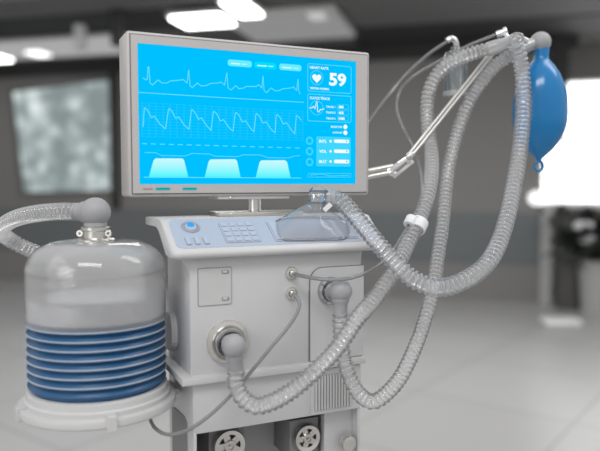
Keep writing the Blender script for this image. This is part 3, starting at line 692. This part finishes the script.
pT = P(410.5, 221.5, 1.078); bm = bmesh.new(); lathe(bm, [(.003, -.0085), (.0086, -.0085), (.0096, -.007), (.0096, .007), (.0086, .0085), (.003, .0085)], pT, dA, 28, False); link('tube_ring', bm, M['white'], cl, 40)
wt = thing('water_trap', 'small glass water trap vial with chrome elbow hanging behind the hose', 'water trap', P(456, 95, 1.25))
VD = 1.265; vc = P(455.5, 75, VD); zv = lambda y: zat(vc.x, vc.y, y); rv = 12.0 / F * VD
bm = bmesh.new(); lathe(bm, [(0, zv(94)), (rv, zv(94)), (rv, zv(57)), (rv * .85, zv(53)), (rv * .4, zv(51))], (vc.x, vc.y, 0), (0, 0, 1), 40, False); link('vial', bm, M['glass'], wt, 40)
bm = bmesh.new(); lathe(bm, [(0, zv(92)), (rv * .62, zv(92)), (rv * .66, zv(60)), (0, zv(60))], (vc.x, vc.y, 0), (0, 0, 1), 32, False); link('inner_tube', bm, M['fluid'], wt, 40)
bm = bmesh.new(); lathe(bm, [(0, zv(96.5)), (rv * 1.04, zv(96.5)), (rv * 1.06, zv(94)), (rv * 1.0, zv(91.5))], (vc.x, vc.y, 0), (0, 0, 1), 40, False); link('vial_base', bm, M['cuff'], wt, 40)
bm = bmesh.new(); lathe(bm, [(rv * .45, zv(53)), (rv * .45, zv(47)), (0, zv(47))], (vc.x, vc.y, 0), (0, 0, 1), 28, False); link('vial_neck', bm, M['glass'], wt, 40)
link('chrome_elbow', tube_bm(pp_([(447, 41, 1.255), (451, 38.5, 1.255), (454.5, 40, 1.257), (456.5, 45, 1.26), (457, 52, VD)]), .0052, 16, .002), M['chrome'], wt, True)
bm = bmesh.new(); straight(bm, P(461, 57, VD - .012), P(461, 92, VD - .012), .0012, 10); link('vial_rod', bm, M['chrome'], wt, 40)
te = thing('tube_fitting', 'chrome end fitting of the thin tube above the branching connector', 'fitting', P(503, 32.5, 1.2))
bm = bmesh.new(); a = P(496, 35.5, 1.205); b = P(507, 30.5, 1.2); d = b - a; lathe(bm, [(.004, 0), (.0068, .001), (.0068, d.length * .45), (.0056, d.length * .5), (.0056, d.length * .75), (.0075, d.length * .8), (.0075, d.length), (0, d.length)], a, d, 24, False); link('barb', bm, M['chrome'], te, 40)
bm = bmesh.new(); straight(bm, P(504, 33, 1.2), P(510, 40, 1.19), .0042, 14); link('stem', bm, M['chrome'], te, 40)

# ================================================================== ROOM
# floor
m, nt, N, L = nodes('floor_tiles'); b = N['Principled BSDF']
tc = N.new('ShaderNodeTexCoord'); mp = N.new('ShaderNodeMapping')
FD = math.atan((800 - 300) / F) + TH     # heading of the tile joints
mp.inputs['Rotation'].default_value = (0, 0, FD); L.new(tc.outputs['Object'], mp.inputs['Vector'])
bk = N.new('ShaderNodeTexBrick'); bk.offset = 0; bk.inputs['Scale'].default_value = 1; bk.inputs['Brick Width'].default_value = .9; bk.inputs['Row Height'].default_value = .9
bk.inputs['Mortar Size'].default_value = .014; bk.inputs['Mortar Smooth'].default_value = .6
bk.inputs['Color1'].default_value = (.47, .467, .46, 1); bk.inputs['Color2'].default_value = (.49, .487, .48, 1); bk.inputs['Mortar'].default_value = (.36, .358, .353, 1)
L.new(mp.outputs[0], bk.inputs['Vector']); L.new(bk.outputs['Color'], b.inputs['Base Color']); b.inputs['Roughness'].default_value = .32
M['floor'] = m
bm = bmesh.new(); box(bm, (-14, -8, -.1), (16, 18, 0)); struct(link('floor', bm, M['floor']))
# wall frame: u runs to the right along the wall, w towards the camera
TILT = math.atan(F / 2540)
H = Vector((FW.x, FW.y, 0)).normalized()
WU = (RI * math.cos(TILT) - H * math.sin(TILT)).normalized(); WN = Vector((0, 0, 1)).cross(WU); WN = WN if WN.dot(H) < 0 else -WN
W0 = CAM + H * 7.6; W0.z = 0
def WP(u, w, z): return W0 + WU * u + WN * w + Vector((0, 0, z))
def onW(px, py, w=0): p = onPlane(px, py, W0 + WN * w, WN); return (p - W0).dot(WU), p.z
def wbox(bm, u0, u1, w0, w1, z0, z1, bev=0):
    mt = Matrix((WU, WN, Vector((0, 0, 1)))).transposed().to_4x4(); mt.translation = W0
    return box(bm, (u0, w0, z0), (u1, w1, z1), bev, 2, mt)
M['wall'] = mat('wall_paint', (.235, .227, .217), .6, nscale=1.2, noise=.08)
M['band'] = mat('wainscot_band', (.150, .168, .173), .45, nscale=1, noise=.05)
M['ceil'] = mat('ceiling_paint', (.16, .16, .16), .8, nscale=1)
M['beam'] = mat('dark_beam', (.035, .035, .035), .7)
M['postw'] = mat('pale_post', (.50, .50, .49), .5)
M['foliage'] = mat('foliage', (.035, .042, .036), .45, noise=.4, nscale=40)
M['pot'] = mat('planter_grey', (.42, .42, .41), .5)
M['plinth'] = mat('plinth_dark', (.085, .083, .08), .6)
M['lamp'] = emit('ceiling_lamp', (1, 1, 1), 7.0)
M['lamp2'] = emit('ceiling_lamp_soft', (1, 1, 1), 2.2)
M['daylight'] = emit('window_daylight', (1, 1, 1), 3.0)
uw0, _ = onW(-160, 150); uw1, _ = onW(543, 150)
_, ztop = onW(450, 48); _, zb1 = onW(450, 212.5); _, zb0 = onW(450, 262)
uR = onW(700, 150)[0]
bm = bmesh.new(); wbox(bm, uw0 - 7, uw1, -.25, 0, 0, 3.2)
struct(link('wall_back', bm, M['wall']))
bm = bmesh.new(); wbox(bm, uw0 - 7, uw1 - .02, 0, .02, zb0, zb1); struct(link('trim_1', bm, M['band']))
# pale post at the wall's end
bm = bmesh.new(); wbox(bm, uw1, uw1 + .11, -.26, .03, 0, onW(549, 205)[1]); struct(link('trim_2', bm, M['postw']))
# recessed window wall to the right
RW = -.5
bm = bmesh.new(); wbox(bm, uw1 - .3, uR + 2, RW - .2, RW, 0, onW(580, 208, RW)[1]); wbox(bm, uw1 - .3, uR + 2, RW - .2, RW, onW(580, 79, RW)[1], 3.2); wbox(bm, uw1 - .3, onW(566, 100, RW)[0], RW - .2, RW, onW(566, 142, RW)[1], 3.2)
struct(link('wall_right', bm, M['wall']))
wz0 = onW(580, 208, RW)[1]; wz1 = onW(580, 79, RW)[1]; wu0 = onW(566, 100, RW)[0]
bm = bmesh.new(); wbox(bm, uw1 - .3, uR + 2, RW - .24, RW - .21, wz0 - .1, wz1 + .1); struct(link('window_1', bm, M['daylight']))
bm = bmesh.new(); wbox(bm, wu0, uR + 2, RW - .10, RW + .02, wz1 - .03, wz1); struct(link('trim_3', bm, M['postw']))
su0 = onW(531, 198, .1)[0]; sz1 = onW(560, 203, .1)[1]; sz0 = onW(560, 209, .1)[1]
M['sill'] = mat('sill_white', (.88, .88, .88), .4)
bm = bmesh.new(); wbox(bm, uw1 + .05, uR + 2, RW, .0, sz0, sz1, .03); struct(link('trim_4', bm, M['sill'], None, 40))
bm = bmesh.new(); cb = WP(onW(536, 198, .1)[0], .14, onW(536, 198, .1)[1]); sphere(bm, cb, .075, 1.0, 1, .95); tag(link('white_ball', bm, emit('ball_glow', (1, 1, 1), 1.6), None, True), 'glowing white ball at the left corner of the bright window', 'lamp')  # white ball with its own glow at the window corner
# left picture light panel (mottled, pale blue-green)
m, nt, N, L = nodes('mottled_pane'); N.remove(N['Principled BSDF'])
tc = N.new('ShaderNodeTexCoord'); nz = N.new('ShaderNodeTexNoise'); nz.inputs['Scale'].default_value = 2.8; nz.inputs['Detail'].default_value = 3; nz.inputs['Roughness'].default_value = .6
nz2 = N.new('ShaderNodeTexVoronoi'); nz2.inputs['Scale'].default_value = 5.2
L.new(tc.outputs['Object'], nz.inputs['Vector']); L.new(tc.outputs['Object'], nz2.inputs['Vector'])
ad = N.new('ShaderNodeMath'); ad.operation = 'MULTIPLY_ADD'; ad.inputs[1].default_value = -.35; L.new(nz2.outputs['Distance'], ad.inputs[0]); L.new(nz.outputs['Fac'], ad.inputs[2])
cr = N.new('ShaderNodeValToRGB'); cr.color_ramp.elements[0].position = .22; cr.color_ramp.elements[0].color = (.24, .29, .29, 1); cr.color_ramp.elements[1].position = .58; cr.color_ramp.elements[1].color = (.80, .87, .87, 1)
mid = cr.color_ramp.elements.new(.40); mid.color = (.43, .50, .50, 1)
L.new(ad.outputs[0], cr.inputs[0]); e = N.new('ShaderNodeEmission'); L.new(cr.outputs[0], e.inputs[0]); e.inputs[1].default_value = 1.0; L.new(e.outputs[0], N['Material Output'].inputs[0])
M['pane'] = m
def wquad(bm, pts, w0, w1):
    pp2 = [onW(x, y, w1) for x, y in pts]
    prism(bm, pp2, lambda u, v, t: WP(u, t, v), w0, w1)
bm = bmesh.new(); wquad(bm, [(8, 88), (117, 75), (122, 194), (19, 196)], .0, .035); struct(link('trim_5', bm, mat('pane_frame', (.14, .138, .135), .5)))
bm = bmesh.new(); wquad(bm, [(13, 92), (111, 80), (117, 190), (24.5, 192)], .02, .045); struct(link('window_2', bm, M['pane']))
bm = bmesh.new(); u0 = onW(112, 150)[0]; wbox(bm, u0, u0 + .10, 0, .05, zb1, ztop); struct(link('trim_6', bm, M['beam']))
# ceiling with beams running along the wall
CE = ztop + .06
bm = bmesh.new(); wbox(bm, uw0 - 7, uR + 3, -1.2, 2.6, CE, CE + .15); struct(link('ceiling', bm, M['ceil']))
def wc(px, py, z=None):
    p = onZ(px, py, CE if z is None else z) - W0; return p.dot(WU), p.dot(WN)
bm = bmesh.new(); wbox(bm, uw0 - 7, uw1 + .3, 0, .10, ztop - .10, CE); struct(link('trim_7', bm, M['beam']))
def ceil_strip(name, xl, xr, yt, yb, m, t):
    l = wc(xl, (yt[0] + yb[0]) / 2)[0]; r = wc(xr, (yt[1] + yb[1]) / 2)[0]; xm = (xl + xr) / 2
    wa = wc(xm, (yt[0] + yt[1]) / 2)[1]; wb = wc(xm, (yb[0] + yb[1]) / 2)[1]
    bm = bmesh.new(); wbox(bm, l, r, min(wa, wb), max(wa, wb), CE - t, CE + .01); struct(link(name, bm, m))
ceil_strip('trim_8', -120, 165, (36, 0), (50, 24), M['beam'], .012)
ceil_strip('trim_9', 345, 760, (16, 16), (40, 40), M['beam'], .012)
u0 = onW(553, 40)[0]; bm = bmesh.new(); wbox(bm, u0, u0 + .14, 0, .12, 1.9, CE); struct(link('trim_10', bm, M['beam']))
def lamp(label, u0, u1, w0, w1, z1, h, mm, grp='ceiling lights'):
    t = thing('ceiling_light', label, 'ceiling light', WP((u0 + u1) / 2, (w0 + w1) / 2, z1), grp)
    bm = bmesh.new(); wbox(bm, u0, u1, w0, w1, z1 - .03, z1); link('light_housing', bm, M['postw'], t)
    bm = bmesh.new(); wbox(bm, u0 + .02, u1 - .02, w0 + .02, w1 - .02, z1 - h, z1 - .028); link('diffuser', bm, mm, t)
M['strip'] = emit('ceiling_strip', (1, 1, 1), .40); M['spill_glow'] = emit('ceiling_spill_glow', (1, 1, 1), .26); M['lamp3'] = emit('ceiling_lamp_pale', (1, 1, 1), .55)
def lamp_px(label, xl, xr, yt, yb, mm, dz=.02, grp='ceiling lights'):
    l0 = wc(xl, (yt[0] + yb[0]) / 2, CE - .05); l1 = wc(xr, (yt[1] + yb[1]) / 2, CE - .05)
    xm = (xl + xr) / 2; wa = wc(xm, (yt[0] + yt[1]) / 2, CE - .05)[1]; wb = wc(xm, (yb[0] + yb[1]) / 2, CE - .05)[1]
    lamp(label, l0[0], l1[0], min(wa, wb), max(wa, wb), CE - dz, .05, mm, grp)
lamp_px('long dim strip light along the ceiling at far left', -60, 128, (54, 26), (68, 46), M['strip'])
lamp_px('dim glowing panel for light spill behind the monitor top', 236, 345, (14, 8), (44, 34), M['spill_glow'])  # glowing panel added for the soft light spill, no fixture of its own
lamp_px('bright spot of light at the left frame edge of the strip', -30, 3, (52, 50), (60, 57), M['lamp'], .05)
lamp_px('small bright lamp on the strip between bracket and frame edge', 31, 45, (48, 46.5), (54, 52), M['lamp2'], .05)
lamp_px('largest white ceiling light above the monitor top edge', 178, 228, (13, 7), (25, 20), M['lamp'], .05)
lamp_px('white ceiling light behind the largest one, over the monitor', 230, 254, (-4, -7), (15, 10), M['lamp'], .05)
lamp_px('short pale ceiling light hanging right of the bright pair', 303, 331, (5, 11), (11, 19), M['lamp3'], .05)
# pale hanging strut at left
def hang(px, yt, yb, half):
    u_, w_ = wc(px, yt); lo, hi = 0.0, CE
    for _ in range(40):
        m_ = (lo + hi) / 2
        if pxy(WP(u_, w_, m_))[1] > yb: lo = m_
        else: hi = m_
    bm = bmesh.new(); wbox(bm, u_ - half, u_ + half, w_ - half, w_ + half, lo, CE + .01, .008); return bm
tag(link('ceiling_bracket', hang(80, 24, 50, .045), mat('bracket_white', (.85, .85, .85), .4)), 'pale upright bracket hanging from the ceiling before the strip light', 'bracket')
struct(link('trim_12', hang(118, 10, 46, .05), M['beam']))
# planter, plinth and white object
def base_at(px, py): return onZ(px, py, 0)
pb = base_at(599, 312)
pln = thing('potted_plant', 'dark leafy plant in a tall grey planter by the bright window', 'plant', pb)
sc_ = (pb - CAM).dot(FW) / F
bm = bmesh.new(); lathe(bm, [(0, 0), (17 * sc_, 0), (21 * sc_, 52 * sc_), (19.5 * sc_, 53 * sc_), (18 * sc_, 49 * sc_), (0, 48 * sc_)], pb, (0, 0, 1), 40, False); link('planter', bm, M['pot'], pln, 40)
bm = bmesh.new()
for k in range(900):
    c = pb + Vector((0, 0, 75 * sc_)) + Vector((random.gauss(0, 1), random.gauss(0, 1), random.gauss(0, .62))) * (13.5 * sc_)
    c += RI * (-8 * sc_)
    d = Vector((random.gauss(0, 1), random.gauss(0, 1), random.gauss(.3, .7))).normalized(); _, u_, v_ = frame_axes(d); l_ = .10 + random.random() * .09; w_ = l_ * .28
    if c.z < 52 * sc_: c.z = 52 * sc_ + .02
    bm.faces.new([bm.verts.new(c + q) for q in (d * 0, d * l_ * .4 + u_ * w_ + v_ * .01, d * l_, d * l_ * .4 - u_ * w_ + v_ * .01)])
link('foliage', bm, M['foliage'], pln)
bm = bmesh.new()
for k in range(7):
    a = random.random() * 6.28; straight(bm, pb + Vector((math.cos(a) * .04, math.sin(a) * .04, 45 * sc_)), pb + RI * (-8 * sc_) + Vector((math.cos(a) * .15, math.sin(a) * .15, 80 * sc_)), .008, 6)
link('stems', bm, M['foliage'], pln)
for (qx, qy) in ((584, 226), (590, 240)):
    c = P(qx, qy, (pb - CAM).dot(FW) - .25); bm = bmesh.new(); sphere(bm, c, .075, 1.5, 1, .6); link('plant_glint', bm, M['sill'], pln, True)  # bright glints among the leaves, painted as white blobs
p2 = base_at(568, 308); s2 = (p2 - CAM).dot(FW) / F
bm = bmesh.new(); lathe(bm, [(0, 0), (12 * s2, 0), (13 * s2, 4 * s2), (13 * s2, 46 * s2), (0, 46 * s2)], p2, (0, 0, 1), 36, False); tag(link('dark_plinth', bm, M['plinth'], None, 40), 'dark round plinth between the pale post and the grey planter', 'plinth')
p3 = base_at(561, 325); s3 = (p3 - CAM).dot(FW) / F
bm = bmesh.new(); mt = Matrix((RI, H, Vector((0, 0, 1)))).transposed().to_4x4(); mt.translation = p3
box(bm, (-18 * s3, -.11, 0), (18 * s3, .11, 7 * s3), .03, 3, mt); tag(link('floor_box', bm, M['sill'], None, 40), 'low white rounded box lying on the floor before the planter', 'box')

# ================================================================== LIGHT
w = bpy.data.worlds.new('world'); SC.world = w; w.use_nodes = True
nt = w.node_tree; N = nt.nodes; L = nt.links
bg = N['Background']; tc = N.new('ShaderNodeTexCoord'); sp = N.new('ShaderNodeSeparateXYZ'); cr = N.new('ShaderNodeValToRGB')
L.new(tc.outputs['Generated'], sp.inputs[0])
mr = N.new('ShaderNodeMapRange'); mr.inputs['From Min'].default_value = -1; L.new(sp.outputs['Z'], mr.inputs['Value']); L.new(mr.outputs[0], cr.inputs[0])
cr.color_ramp.elements[0].position = .45; cr.color_ramp.elements[0].color = (.62, .62, .62, 1); cr.color_ramp.elements[1].position = .85; cr.color_ramp.elements[1].color = (.76, .76, .77, 1)
L.new(cr.outputs[0], bg.inputs[0]); bg.inputs[1].default_value = 1.0
def area(name, loc, tgt, size, power, col=(1, 1, 1)):
    l = bpy.data.lights.new(name, 'AREA'); l.shape = 'RECTANGLE'; l.size = size[0]; l.size_y = size[1]; l.energy = power; l.color = col
    o = bpy.data.objects.new(name, l); COL.objects.link(o); o.location = loc
    o.rotation_euler = (Vector(tgt) - Vector(loc)).to_track_quat('-Z', 'Y').to_euler(); return o
area('added_key', (-.4, -.5, 2.9), (.4, 1.0, 1.1), (1.4, .5), 22)  # added key light to give the machine form, no fixture above
area('added_room_fill', tuple(CAM + H * 4.4 + RI * .6 + Vector((0, 0, 1.42))), tuple(CAM + H * 4.7 + RI * .6 + Vector((0, 0, -1.25))), (3.6, 1.4), 52)  # added unseen light that brightens the floor and back wall
area('added_left_fill', (-1.5, -.1, 1.7), (.25, 1.0, 1.1), (.9, 1.2), 9)  # added light from the left to lift the machine's side, no window there
area('side_area', (1.6, .6, 2.7), (.5, 1.0, 1.1), (.5, 1.2), 9)  # area light high on the right, out of view

SC.view_settings.view_transform = 'Standard'; SC.view_settings.look = 'None'; SC.view_settings.exposure = 0; SC.view_settings.gamma = 1
SC.view_settings.use_curve_mapping = False
SC.cycles.transparent_max_bounces = 32; SC.cycles.max_bounces = 10; SC.cycles.use_denoising = True
SC.cycles.sample_clamp_indirect = 6
